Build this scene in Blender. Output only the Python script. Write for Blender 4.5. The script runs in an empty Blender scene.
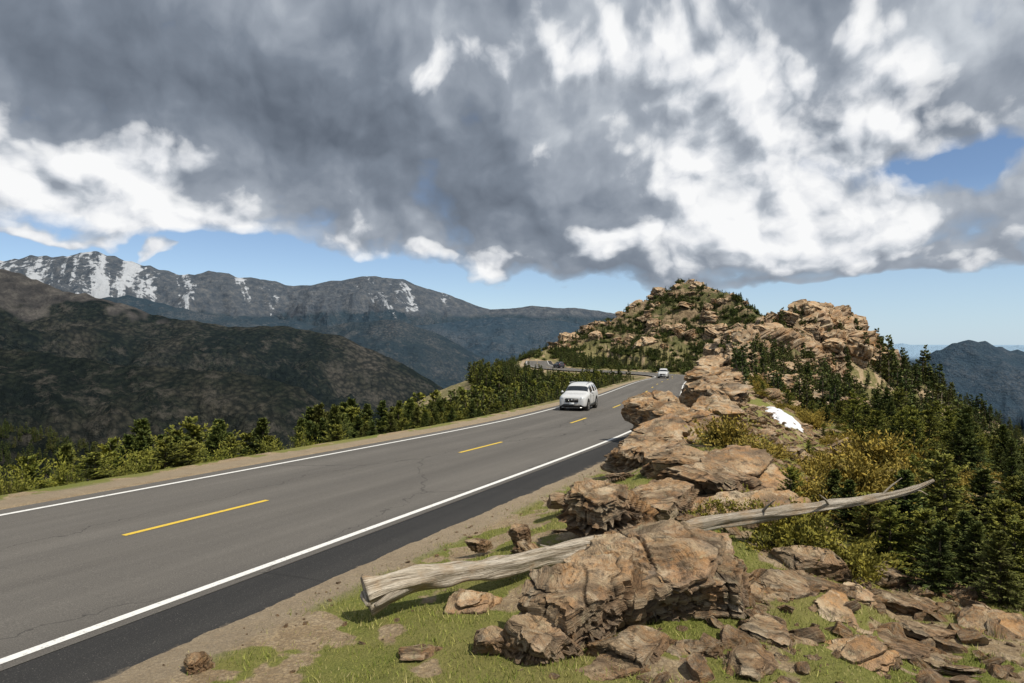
import bpy, math, numpy as np
from mathutils import Vector
R_=math.radians
scene=bpy.context.scene
rng=np.random.default_rng(7)
F=683.0; CH=3.4
def unp(px,py,Y): return ((px-512)/F*Y, Y, CH+(341.5-py)/F*Y)

# ---------------------------------------------------------------- noise
_r=np.random.default_rng(3); PERM=np.concatenate([_r.permutation(256)]*3)
ANG=_r.random(256)*2*np.pi; GX=np.cos(ANG); GY=np.sin(ANG)
G3=_r.normal(size=(256,3)); G3/=np.linalg.norm(G3,axis=1)[:,None]
def n2(x,y,seed=0):
    x=np.asarray(x,float)+seed*17.37; y=np.asarray(y,float)-seed*9.71
    xi=np.floor(x).astype(int); yi=np.floor(y).astype(int); xf=x-xi; yf=y-yi
    u=xf*xf*xf*(xf*(xf*6-15)+10); v=yf*yf*yf*(yf*(yf*6-15)+10)
    def g(a,b):
        h=PERM[(PERM[(xi+a)&255]+yi+b)&255]
        return GX[h]*(xf-a)+GY[h]*(yf-b)
    return ((g(0,0)*(1-u)+g(1,0)*u)*(1-v)+(g(0,1)*(1-u)+g(1,1)*u)*v)*1.4
def n3(p,seed=0):
    p=np.asarray(p)+seed*13.13
    i=np.floor(p).astype(int); f=p-i; w=f*f*f*(f*(f*6-15)+10)
    out=0
    for a in (0,1):
        for b in (0,1):
            for c in (0,1):
                h=PERM[(PERM[(PERM[(i[:,0]+a)&255]+i[:,1]+b)&255]+i[:,2]+c)&255]
                d=(G3[h]*(f-np.array([a,b,c]))).sum(1)
                out=out+d*(w[:,0] if a else 1-w[:,0])*(w[:,1] if b else 1-w[:,1])*(w[:,2] if c else 1-w[:,2])
    return out*1.5
def fbm(x,y,o=4,seed=0,r=.5):
    s=0;a=1;t=0
    for k in range(o):
        s=s+a*n2(x*2**k,y*2**k,seed+k); t+=a; a*=r
    return s/t
def ridged(x,y,o=4,seed=0,r=.5):
    s=0;a=1;t=0
    for k in range(o):
        s=s+a*(1-np.abs(n2(x*2**k,y*2**k,seed+k))*2); t+=a; a*=r
    return s/t
def sst(a,b,x):
    t=np.clip((x-a)/(b-a),0,1); return t*t*(3-2*t)

# ---------------------------------------------------------------- mesh helpers
def mesh_np(name,V,Q=None,T=None,attrs=None,mats=(),mi=None,smooth=False):
    me=bpy.data.meshes.new(name); V=np.asarray(V,np.float32)
    me.vertices.add(len(V)); me.vertices.foreach_set('co',V.ravel())
    ls=[];st=[];tt=[];n=0
    for A,k in ((Q,4),(T,3)):
        if A is not None and len(A):
            A=np.asarray(A,np.int32); ls.append(A.ravel()); st.append(n+np.arange(len(A))*k); tt.append(np.full(len(A),k)); n+=A.size
    if ls:
        ls=np.concatenate(ls); st=np.concatenate(st).astype(np.int32); tt=np.concatenate(tt).astype(np.int32)
        me.loops.add(len(ls)); me.loops.foreach_set('vertex_index',ls)
        me.polygons.add(len(st)); me.polygons.foreach_set('loop_start',st); me.polygons.foreach_set('loop_total',tt)
        if mi is not None: me.polygons.foreach_set('material_index',np.asarray(mi,np.int32))
        me.polygons.foreach_set('use_smooth',np.full(len(st),smooth))
    me.update(calc_edges=True)
    if attrs:
        for k,a in attrs.items():
            a=np.asarray(a,np.float32)
            if a.ndim==1:
                at=me.attributes.new(k,'FLOAT','POINT'); at.data.foreach_set('value',a)
            else:
                at=me.attributes.new(k,'FLOAT_VECTOR','POINT'); at.data.foreach_set('vector',a.ravel())
    for m in mats: me.materials.append(m)
    return me
def add(name,me,loc=(0,0,0),parent=None,coll=None):
    o=bpy.data.objects.new(name,me); o.location=loc
    (coll or scene.collection).objects.link(o)
    if parent: o.parent=parent
    return o
def grid_faces(nr,nc):
    i=np.arange(nr-1)[:,None]*nc+np.arange(nc-1)[None]; i=i.ravel()
    return np.stack([i,i+1,i+nc+1,i+nc],1)

# ---------------------------------------------------------------- node helper
class G:
    def __init__(s,tree): s.t=tree; s.N=tree.nodes; s.L=tree.links
    def n(s,ty,**k):
        x=s.N.new(ty)
        for a,b in k.items(): setattr(x,a,b)
        return x
    def put(s,sock,v):
        if v is None: return
        if isinstance(v,bpy.types.NodeSocket): s.L.new(v,sock)
        elif isinstance(v,(tuple,list)) and sock.type=='RGBA' and len(v)==3: sock.default_value=(*v,1)
        else: sock.default_value=v
    def m(s,op,a,b=None,c=None,clamp=False):
        x=s.n('ShaderNodeMath',operation=op,use_clamp=clamp)
        for i,v in enumerate((a,b,c)): s.put(x.inputs[i],v)
        return x.outputs[0]
    def mix(s,f,a,b,bt='MIX'):
        x=s.n('ShaderNodeMix',data_type='RGBA',blend_type=bt)
        s.put(x.inputs[0],f); s.put(x.inputs[6],a); s.put(x.inputs[7],b); return x.outputs[2]
    def ramp(s,f,st,interp='LINEAR'):
        x=s.n('ShaderNodeValToRGB'); x.color_ramp.interpolation=interp; e=x.color_ramp.elements
        while len(e)<len(st): e.new(.5)
        for i,(p,c) in enumerate(st):
            e[i].position=p; e[i].color=(*c,1) if not isinstance(c,(int,float)) else (c,c,c,1)
        s.put(x.inputs[0],f); return x.outputs[0]
    def noise(s,v,sc,d=4,r=.5,dist=0):
        x=s.n('ShaderNodeTexNoise'); s.put(x.inputs['Vector'],v); x.inputs['Scale'].default_value=sc
        x.inputs['Detail'].default_value=d; x.inputs['Roughness'].default_value=r; x.inputs['Distortion'].default_value=dist
        return x.outputs[0]
    def vor(s,v,sc,feat='F1',out=0):
        x=s.n('ShaderNodeTexVoronoi',feature=feat); s.put(x.inputs['Vector'],v); x.inputs['Scale'].default_value=sc
        return x.outputs[out]
    def attr(s,name,o=2):
        x=s.n('ShaderNodeAttribute',attribute_name=name); return x.outputs[o]
    def comb(s,a,b,c):
        x=s.n('ShaderNodeCombineXYZ')
        for i,v in enumerate((a,b,c)): s.put(x.inputs[i],v)
        return x.outputs[0]
    def sep(s,v):
        x=s.n('ShaderNodeSeparateXYZ'); s.put(x.inputs[0],v); return x.outputs
    def bump(s,h,st,dist):
        x=s.n('ShaderNodeBump'); s.put(x.inputs['Height'],h); x.inputs['Strength'].default_value=st; x.inputs['Distance'].default_value=dist
        return x.outputs[0]
def mat(name,rough=.9):
    m=bpy.data.materials.new(name); m.use_nodes=True; g=G(m.node_tree); b=m.node_tree.nodes['Principled BSDF']
    b.inputs['Roughness'].default_value=rough
    if rough>.6: b.inputs['Specular IOR Level'].default_value=.15
    return m,g,b
def flat(name,col,rough=.5,metal=0,spec=None):
    m,g,b=mat(name,rough); b.inputs['Base Color'].default_value=(*col,1); b.inputs['Metallic'].default_value=metal
    if spec is not None: b.inputs['Specular IOR Level'].default_value=spec
    return m

# ---------------------------------------------------------------- road line
cp=np.array([(-54.8,-90,2.94),(-26.8,-30,1.14),(-12.86,0,.24),(-3.54,20,-.36),(1.0,30,-.66),(3.4,36,-.84),(6.0,44,-1.08),(11.0,60,-1.56),(16.2,80,-2.16),
 (19.8,94,-2.58),(24.2,110,-3.06),(28.8,125,-3.5),(32.8,138,-3.9),(35,150,-4.1),(33.5,162,-4.3),(27,173,-4.3),(18.5,183,-4.3),(11,197,-4.2),(8,215,-3.9),(9,245,-3.5)],float)
sl=np.concatenate([[0],np.cumsum(np.hypot(np.diff(cp[:,0]),np.diff(cp[:,1])))])
S=np.arange(0,sl[-1],.5); RC=np.stack([np.interp(S,sl,cp[:,k]) for k in range(3)],1)
for _ in range(3):
    k=np.ones(15)/15; P=np.pad(RC,((7,7),(0,0)),mode='reflect',reflect_type='odd'); RC=np.stack([np.convolve(P[:,j],k,'valid') for j in range(3)],1)
TG=np.gradient(RC[:,:2],axis=0); TG/=np.linalg.norm(TG,axis=1)[:,None]; NR=np.stack([TG[:,1],-TG[:,0]],1)
def road_q(X,Y,step=3):
    C=RC[::step]; Tn=NR[::step]; n=len(X); idx=np.empty(n,int)
    for a in range(0,n,20000):
        d=(X[a:a+20000,None]-C[None,:,0])**2+(Y[a:a+20000,None]-C[None,:,1])**2; idx[a:a+20000]=d.argmin(1)
    dx=X-C[idx,0]; dy=Y-C[idx,1]
    sgn=dx*Tn[idx,0]+dy*Tn[idx,1]; tg=TG[::step][idx]; along=dx*tg[:,0]+dy*tg[:,1]
    dist=np.hypot(dx,dy); t=np.where(dist>6+np.abs(sgn),np.sign(sgn)*dist,sgn)
    slope=np.gradient(RC[:,2])[::step][idx]/.5
    return t, C[idx,2]+slope*np.clip(along,-2,2)
def ridge(X,Y,pts):
    pts=np.array(pts,float); best=np.full(X.shape,1e18); out=np.zeros(X.shape); sd=np.zeros(X.shape); SL=np.zeros(X.shape)
    for a,b in zip(pts[:-1],pts[1:]):
        ab=b[:2]-a[:2]; L=(ab**2).sum(); u=np.clip(((X-a[0])*ab[0]+(Y-a[1])*ab[1])/L,0,1)
        cx=a[0]+u*ab[0]; cy=a[1]+u*ab[1]; d=np.hypot(X-cx,Y-cy); side=np.sign((X-a[0])*ab[1]-(Y-a[1])*ab[0])
        z=a[2]+u*(b[2]-a[2]); s=np.where(side>0,a[4]+u*(b[4]-a[4]),a[3]+u*(b[3]-a[3]))
        m=d<best; best=np.where(m,d,best); out=np.where(m,z,out); sd=np.where(m,d*side,sd); SL=np.where(m,s,SL)
    return out,best,sd,SL
R1=[(-45,-90,3.2,.15,.5),(-14,-30,2.4,.2,.6),(-1.5,-4,1.6,.2,.6),(0.3,1,1.3,.3,.6),(1.6,5.5,.30,.12,.42),(3,10,.42,.13,.55),(4.8,15,.6,.25,.75),(7.2,22,.6,.25,.75),(11.5,34,.5,.3,.75),
    (17,50,.6,.35,.8),(27,75,1.6,.4,.8),(38,98,4.8,.5,.85),(47,110,7.2,.6,1.),(55,120,6.0,.5,.9),(72,160,2.,.4,.85),(100,215,2,.4,.8),(122,270,4,.4,.8)]
R2=[(2,232,-4.5,1,.5),(7,258,-2.1,.8,.3),(23.4,275,4,.7,.33),(45,285,13.5,.7,.36),(62.8,292,23,.7,.40),(77.7,297,29.5,.7,.42),(91.4,302,21.,.7,.42),(109,305,10,.7,.42),(130,300,5,.7,.5),(170,330,0,.7,.7),(230,420,-30,.7,.7)]
def mpts(lst,Y,s=.5):
    return [(*unp(px,py,Y),s,s) for px,py in lst]
M0=mpts([(-500,420),(-150,425),(0,430),(50,438),(110,458),(200,490),(260,520)],800,.5)
M1=mpts([(-500,240),(-150,250),(-40,262),(15,270),(60,291),(120,301),(150,311),(200,323),(250,326),(290,325),(340,336),(390,356),(430,380),(520,440)],2600,.40)
M1b=mpts([(-300,330),(-100,345),(40,352),(120,365),(230,372),(300,385),(350,420)],1900,.42)
M2=mpts([(-500,235),(-200,270),(-60,266),(0,260),(30,254),(60,257),(95,250),(130,260),(160,269),(185,274),(215,270),(260,279),(300,285),(335,279),(375,275),(405,279),(430,288),(455,298),(490,309),(530,306),(560,307),(600,309),(660,320),(760,335)],9000,.5)
M2b=mpts([(60,300),(130,295),(200,312),(300,320),(330,330)],6500,.4)
M3=mpts([(230,345),(300,330),(350,322),(400,319),(430,330),(460,345),(500,365),(560,400)],4600,.4)
M4=mpts([(380,330),(440,322),(500,317),(560,320),(620,330),(700,345)],6600,.35)
M5=mpts([(860,400),(905,372),(925,355),(945,346),(962,339),(985,341),(1005,349),(1040,352),(1100,375),(1200,390)],4200,.6)
M6=mpts([(700,345),(860,345),(900,343),(935,346),(980,346),(1024,345),(1100,340),(1400,345)],22000,.3)
M7=mpts([(1100,500),(1250,470),(1500,430)],900,.5)
NEAR=430.
def height(X,Y,full=True):
    t,zr=road_q(X,Y)
    r=np.hypot(X,Y)
    at=np.abs(t)
    zl=zr-.05-.38*np.maximum(0,at-6.)-.25*np.maximum(0,at-40)
    zrt=zr-.55*np.maximum(0,t-16)
    B=np.where(t<0,zl,zrt); B=np.maximum(B,-450)
    z1,d1,sd1,s1=ridge(X,Y,R1); n1=1+.5*fbm(X/14,Y/14,3,5)
    h1=z1-s1*(np.sqrt(d1*d1+3)-1.73)*n1
    z2,d2,sd2,s2=ridge(X,Y,R2); n2_=1+.55*fbm(X/35,Y/35,4,9)
    h2=z2-s2*(np.sqrt(d2*d2+6)-2.4)*n2_
    h=np.maximum(np.maximum(h1,h2),B)
    onrock=np.clip(np.maximum(sst(1.0,7,h1-zr)*sst(60,85,Y), sst(2,8,h2-zr)*(h2>h1)),0,1)*(r<600)
    rockn=ridged(X/9,Y/9,4,21)*1.0
    h=h+onrock*(rockn-.35)*1.9+onrock*np.round(fbm(X/12,Y/12,2,30)*3)*.8
    haze=np.zeros(X.shape); snow=np.zeros(X.shape); forest=np.ones(X.shape)
    if full:
        far=r>NEAR-60
        for k,M,lam,amp,hz,cr in [(0,M0,120,.3,.04,8),(1,M1,520,.7,.12,26),(8,M1b,300,.6,.07,16),(2,M2,1300,.6,.50,55),(3,M2b,900,.4,.5,20),(4,M3,700,.45,.42,16),(5,M4,900,.4,.62,10),(6,M5,500,.35,.66,14),(7,M6,3000,.3,1.,15),(9,M7,120,.3,.1,5)]:
            if not far.any(): break
            z,d,sd,s=ridge(X,Y,M)
            rn=ridged(X/lam,Y/lam,6,40+k,.55)
            hh=z-s*d*(1+amp*(.55-rn)*1.6)+cr*fbm(X/lam*2.3,Y/lam*2.3,5,60+k)
            mm=(hh>h)&far
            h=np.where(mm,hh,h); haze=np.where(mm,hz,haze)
            if k==2:
                px=512+X/np.maximum(Y,1)*F
                sn=(.50+.5*sst(330,60,px))*sst(200,480,hh)*sst(560,470,px)
                snow=np.where(mm,sn,snow); forest=np.where(mm,sst(480,150,hh+120*fbm(X/500,Y/500,3,77)),forest)
            else: snow=np.where(mm,0,snow)
            if k==1:
                forest=np.where(mm,sst(190,40,hh+140*fbm(X/150,Y/150,4,78)),forest)
            elif k!=2: forest=np.where(mm,.6 if k==6 else .95,forest)
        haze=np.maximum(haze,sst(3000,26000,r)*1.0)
    h=np.maximum(h,-450+20*fbm(X/900,Y/900,3,55))
    off=sst(5.3,8,at)
    h=h+off*(r<NEAR+50)*(.16*fbm(X/1.6,Y/1.6,4,2)+.25*fbm(X/6,Y/6,3,12))
    wr=sst(5.3,np.where(t>0,8.0,7.5),at)
    h=(zr-np.where(t>0,.022,.05)-.0015*np.clip(r-15,0,300))*(1-wr)+h*wr
    grass=fbm(X/.9,Y/.9,4,101)*1.3+fbm(X/4,Y/4,3,102)
    grass=sst(-.12,.26,grass+.25-.20*sst(-3.,.5,sd1))*sst(5.15,5.8,at)
    return h,t,dict(rocky=onrock,grass=grass,haze=haze,snow=snow,forest=forest,dry=sst(25,70,r)),sd1,sd2,zr

# ---------------------------------------------------------------- terrain mesh
az=np.concatenate([np.arange(-180,-44,2.),np.arange(-44,44,.12),np.arange(44,180.1,2.)])
az=R_(1)*az
rr=np.concatenate([np.array([.3,.8,1.4,2.,2.6]),np.exp(np.arange(math.log(3.),math.log(NEAR),.011))])
rf=np.exp(np.linspace(math.log(rr[-1]),math.log(110000),500))
def polar(r):
    A,Rr=np.meshgrid(az,r); return (np.sin(A)*Rr).ravel(),(np.cos(A)*Rr).ravel()
def ground_mat():
    m,g,b=mat('ground_soil_grass',.95)
    pos=g.n('ShaderNodeNewGeometry').outputs['Position']
    gr=g.attr('grass'); rk=g.attr('rocky'); t=g.attr('tt'); dry=g.attr('dry')
    n1=g.noise(pos,3.,9,.7); n2_=g.noise(pos,30,5,.75); n3_=g.noise(pos,.25,4,.6); vv=g.vor(pos,22)
    dirt=g.ramp(n1,[(.3,(.24,.165,.09)),(.5,(.40,.30,.18)),(.7,(.51,.41,.28))])
    dirt=g.mix(g.ramp(vv,[(.0,0.),(.35,.0),(.6,.6)]),dirt,(.21,.16,.105))
    dirt=g.mix(g.ramp(n2_,[(.55,0.),(.7,.7)]),dirt,(.52,.44,.33))
    dirt=g.mix(g.ramp(n2_,[(.3,.6),(.42,.0)]),dirt,(.13,.092,.058))
    gc=g.ramp(n2_,[(.3,(.075,.10,.02)),(.5,(.165,.19,.040)),(.72,(.30,.285,.09))])
    gc=g.mix(g.ramp(n3_,[(.36,0.),(.62,.65)]),gc,(.28,.23,.095))
    gc=g.mix(g.m('MULTIPLY',dry,.9),gc,g.ramp(n1,[(.35,(.07,.072,.028)),(.5,(.15,.135,.06)),(.65,(.26,.205,.115))]))
    f=g.ramp(g.m('ADD',g.m('MULTIPLY',gr,.8),g.m('MULTIPLY',n1,.55)),[(.46,0.),(.66,1.)])
    c=g.mix(f,dirt,gc)
    rn=g.noise(pos,.5,8,.7); rc=g.ramp(rn,[(.32,(.07,.050,.033)),(.48,(.22,.16,.095)),(.6,(.33,.25,.155)),(.75,(.37,.31,.225))])
    veg=g.noise(pos,.12,5,.65)
    vc=g.ramp(g.noise(pos,1.5,4,.6),[(.35,(.035,.052,.016)),(.65,(.13,.135,.045))])
    rc=g.mix(g.ramp(veg,[(.44,0.),(.54,.85)]),rc,vc)
    c=g.mix(rk,c,rc)
    grav=g.ramp(g.m('ABSOLUTE',g.m('SUBTRACT',g.m('ABSOLUTE',t),5.1)),[(.30,.6),(.6,0.)])
    c=g.mix(grav,c,g.mix(n2_,(.18,.15,.11),(.42,.35,.26)))
    g.put(b.inputs['Base Color'],c)
    hh=g.m('ADD',g.m('MULTIPLY',n1,.8),g.m('MULTIPLY',n2_,.4)); g.put(b.inputs['Normal'],g.bump(g.m('ADD',hh,g.m('MULTIPLY',g.m('MULTIPLY',rn,rk),14)),.9,.14))
    return m
def mountain_mat():
    m,g,b=mat('mountain_forest_rock',1.)
    pos=g.n('ShaderNodeNewGeometry').outputs['Position']; P=g.sep(pos)
    hz=g.attr('haze'); fo=g.attr('forest'); sn=g.attr('snow')
    n1=g.noise(pos,.012,10,.75); n2_=g.noise(pos,.0022,8,.65); v=g.vor(pos,.06); n4=g.noise(pos,.05,4,.7)
    fc=g.ramp(n2_,[(.35,(.019,.026,.021)),(.48,(.034,.041,.028)),(.57,(.085,.080,.060)),(.66,(.15,.132,.108))])
    fc=g.mix(g.ramp(v,[(.2,.0),(.7,.75)]),fc,(.010,.013,.012))
    fc=g.mix(g.ramp(n1,[(.53,0.),(.63,.7)]),fc,(.13,.118,.098))
    fc=g.mix(g.ramp(n4,[(.36,.6),(.48,0.)]),fc,(.010,.014,.011))
    rc=g.ramp(n1,[(.35,(.045,.042,.042)),(.5,(.10,.092,.085)),(.68,(.23,.21,.185))])
    ff=g.ramp(g.m('ADD',g.m('MULTIPLY',fo,.9),g.m('MULTIPLY',n1,.6)),[(.62,0.),(.78,1.)])
    c=g.mix(ff,rc,fc)  # forest and rock colours kept low to carry the cloud shadow
    sv=g.comb(g.m('ADD',g.m('MULTIPLY',P[0],.0030),g.m('MULTIPLY',P[1],.0016)),g.m('MULTIPLY',P[1],.00045),0)
    s1=g.noise(sv,1.,6,.6,.4); s2=g.noise(pos,.010,6,.7)
    sm=g.m('ADD',g.m('ADD',g.m('MULTIPLY',s1,1.),g.m('MULTIPLY',s2,.52)),g.m('MULTIPLY',g.m('SUBTRACT',sn,1.),.22))
    sf=g.m('MULTIPLY',g.ramp(sm,[(.755,0.),(.80,1.)]),g.ramp(sn,[(.05,0.),(.2,1.)]))
    c=g.mix(g.m('MULTIPLY',hz,.70),c,(.10,.17,.26))  # aerial haze painted into the base colour, stronger on farther ridges
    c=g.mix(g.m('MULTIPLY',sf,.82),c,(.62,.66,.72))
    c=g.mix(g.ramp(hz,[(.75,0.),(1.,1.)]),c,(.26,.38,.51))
    g.put(b.inputs['Base Color'],c)
    g.put(b.inputs['Normal'],g.bump(g.m('ADD',n1,g.m('MULTIPLY',n2_,3)),1.,60)); b.inputs['Specular IOR Level'].default_value=0
    return m
GM=ground_mat(); MM=mountain_mat()
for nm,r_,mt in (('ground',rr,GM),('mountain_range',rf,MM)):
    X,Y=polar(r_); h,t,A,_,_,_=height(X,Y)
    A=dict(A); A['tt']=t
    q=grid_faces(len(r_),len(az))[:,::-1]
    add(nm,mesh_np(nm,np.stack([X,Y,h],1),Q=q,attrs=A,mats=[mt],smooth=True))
def zat(X,Y,full=False):
    return height(np.atleast_1d(np.asarray(X,float)),np.atleast_1d(np.asarray(Y,float)),full)

# ---------------------------------------------------------------- road
def strip(name,t0,t1,dz,mt,s0=0,s1=None,nt=2,wob=0,res=1):
    C=RC[s0:s1]; N=NR[s0:s1]; ss=np.arange(len(C))*.5
    if res>1:
        i=np.arange(0,len(C)-1,1/res); C=np.stack([np.interp(i,np.arange(len(C)),C[:,k]) for k in range(3)],1); N=np.stack([np.interp(i,np.arange(len(N)),N[:,k]) for k in range(2)],1); ss=i*.5
    tt=np.linspace(t0,t1,nt)
    e=np.zeros((len(C),nt))
    if wob: e[:,-1]=wob*fbm(ss*.9,np.zeros(len(C)),6,8,.7)
    V=np.zeros((len(C),nt,3)); T_=tt[None]+e
    V[...,0]=C[:,None,0]+N[:,None,0]*T_; V[...,1]=C[:,None,1]+N[:,None,1]*T_; V[...,2]=C[:,None,2]+dz
    if wob: V[:,-1,2]-=.03
    st=np.repeat(ss[:,None],nt,1)
    return mesh_np(name,V.reshape(-1,3),Q=grid_faces(len(C),nt)[:,::-1],attrs=dict(tt=T_.ravel(),ss=st.ravel()),mats=[mt],smooth=True)
def asphalt(name,c0,c1,dark=False):
    m,g,b=mat(name,.85); pos=g.n('ShaderNodeNewGeometry').outputs['Position']; t=g.attr('tt'); s=g.attr('ss')
    n=g.noise(pos,60,3,.7); n1=g.noise(g.comb(g.m('MULTIPLY',t,1.2),g.m('MULTIPLY',s,.06),0),1.,6,.6); n0=g.noise(pos,.6,5,.6)
    c=g.mix(g.ramp(n1,[(.35,0.),(.65,1.)]),c0,c1)
    w=g.m('MULTIPLY',g.m('ADD',g.m('COSINE',g.m('MULTIPLY',t,math.pi*2/1.8)),1),.5)
    if not dark: c=g.mix(g.m('MULTIPLY',w,.28),c,(.10,.094,.088))
    c=g.mix(g.m('MULTIPLY',g.ramp(n0,[(.4,0.),(.7,1.)]),.35),c,c0)
    c=g.mix(g.ramp(n,[(.35,.45),(.65,0.)]),c,(.02,.02,.02))
    c=g.mix(g.ramp(n,[(.60,0.),(.75,.5)]),c,(.30,.28,.25))
    ed=g.vor(g.comb(g.m('ADD',t,g.m('MULTIPLY',n0,1.6)),g.m('MULTIPLY',s,.4),0),.22,'DISTANCE_TO_EDGE')
    c=g.mix(g.ramp(ed,[(.0,.6),(.004,0.)]),c,(.02,.02,.02))
    if dark: c=g.mix(g.ramp(g.m('SUBTRACT',g.m('ADD',t,g.m('MULTIPLY',g.noise(pos,5,4,.7),.5)),4.6),[(.55,0.),(.75,.8)]),c,(.26,.21,.15))
    g.put(b.inputs['Base Color'],c); g.put(b.inputs['Normal'],g.bump(n,.5,.01)); return m
AM=asphalt('road_asphalt',(.130,.121,.110),(.178,.166,.150)); SM=asphalt('shoulder_asphalt',(.028,.028,.029),(.046,.045,.044),True)
def paint(name,col):
    m,g,b=mat(name,.7); pos=g.n('ShaderNodeNewGeometry').outputs['Position']
    n=g.noise(pos,18,6,.75); g.put(b.inputs['Base Color'],g.mix(g.ramp(n,[(.54,0.),(.68,.75)]),col,(.12,.12,.12))); return m
WP=paint('white_paint',(.70,.70,.68)); YP=paint('yellow_paint',(.64,.45,.06))
road=add('road',None)
add('asphalt',strip('asphalt',-4.15,3.85,0,AM,nt=9),parent=road)
add('edge_marking_1',strip('e1',-3.68,-3.55,.006,WP),parent=road)
add('edge_marking_2',strip('e2',3.55,3.69,.006,WP),parent=road)
add('shoulder',strip('shoulder',3.853,5.05,-.004,SM,nt=4,wob=.26,res=5),parent=road)
s12=int(np.argmin(np.abs(RC[:,1]-12.5))); per=25
for k,s in enumerate(range(s12-per*6,len(RC)-8,per)):
    if s<0: continue
    add('center_dash_%d'%k,strip('dash',-.065,.065,.006,YP,s,s+8),parent=road)

# ---------------------------------------------------------------- rocks
SN=np.array([-.26,-.34,.90]); SN/=np.linalg.norm(SN)
SA_=np.cross([0,1,0],SN); SA_/=np.linalg.norm(SA_); SB_=np.cross(SN,SA_)
def rock_mat(name):
    m,g,b=mat(name,.88); co=g.attr('sc',1); pos=g.n('ShaderNodeTexCoord').outputs['Object']
    band=g.noise(co,1.0,3,.6); fine=g.noise(co,3.6,6,.72); n=g.noise(pos,1.9,8,.72); li=g.noise(pos,7,6,.78); b2=g.noise(pos,.8,4,.6)
    c=g.ramp(band,[(.28,(.09,.062,.042)),(.42,(.24,.165,.10)),(.52,(.41,.30,.185)),(.60,(.54,.44,.31)),(.72,(.27,.19,.12))])
    c=g.mix(g.m('MULTIPLY',g.ramp(n,[(.45,0.),(.58,1.)]),.70),c,(.47,.23,.075))
    c=g.mix(g.m('MULTIPLY',g.ramp(b2,[(.48,0.),(.64,1.)]),.45),c,(.26,.235,.205))
    c=g.mix(g.ramp(fine,[(.34,.88),(.47,0.)]),c,(.045,.032,.022))
    c=g.mix(g.ramp(fine,[(.55,0.),(.67,.6)]),c,(.64,.53,.38))
    c=g.mix(g.ramp(li,[(.54,0.),(.63,.64)]),c,(.065,.06,.05))
    c=g.mix(g.ramp(li,[(.34,.55),(.41,0.)]),c,(.52,.48,.30))
    ob=g.n('ShaderNodeObjectInfo').outputs['Random']
    c=g.mix(g.m('MULTIPLY',ob,.25),c,(.32,.25,.18))
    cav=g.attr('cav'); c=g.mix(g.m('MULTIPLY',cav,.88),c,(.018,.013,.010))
    g.put(b.inputs['Base Color'],c)
    hh=g.m('ADD',g.m('ADD',g.m('MULTIPLY',fine,1.3),g.m('MULTIPLY',n,.8)),g.m('MULTIPLY',li,.45)); g.put(b.inputs['Normal'],g.bump(hh,1.,.09)); return m
RM=rock_mat('layered_rock')
import bmesh
_ico={}
def ico(n):
    if n not in _ico:
        bm=bmesh.new(); bmesh.ops.create_icosphere(bm,subdivisions=n,radius=1); V=np.array([v.co[:] for v in bm.verts]); T=np.array([[v.index for v in f.verts] for f in bm.faces]); bm.free(); _ico[n]=(V,T)
    return _ico[n]
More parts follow.
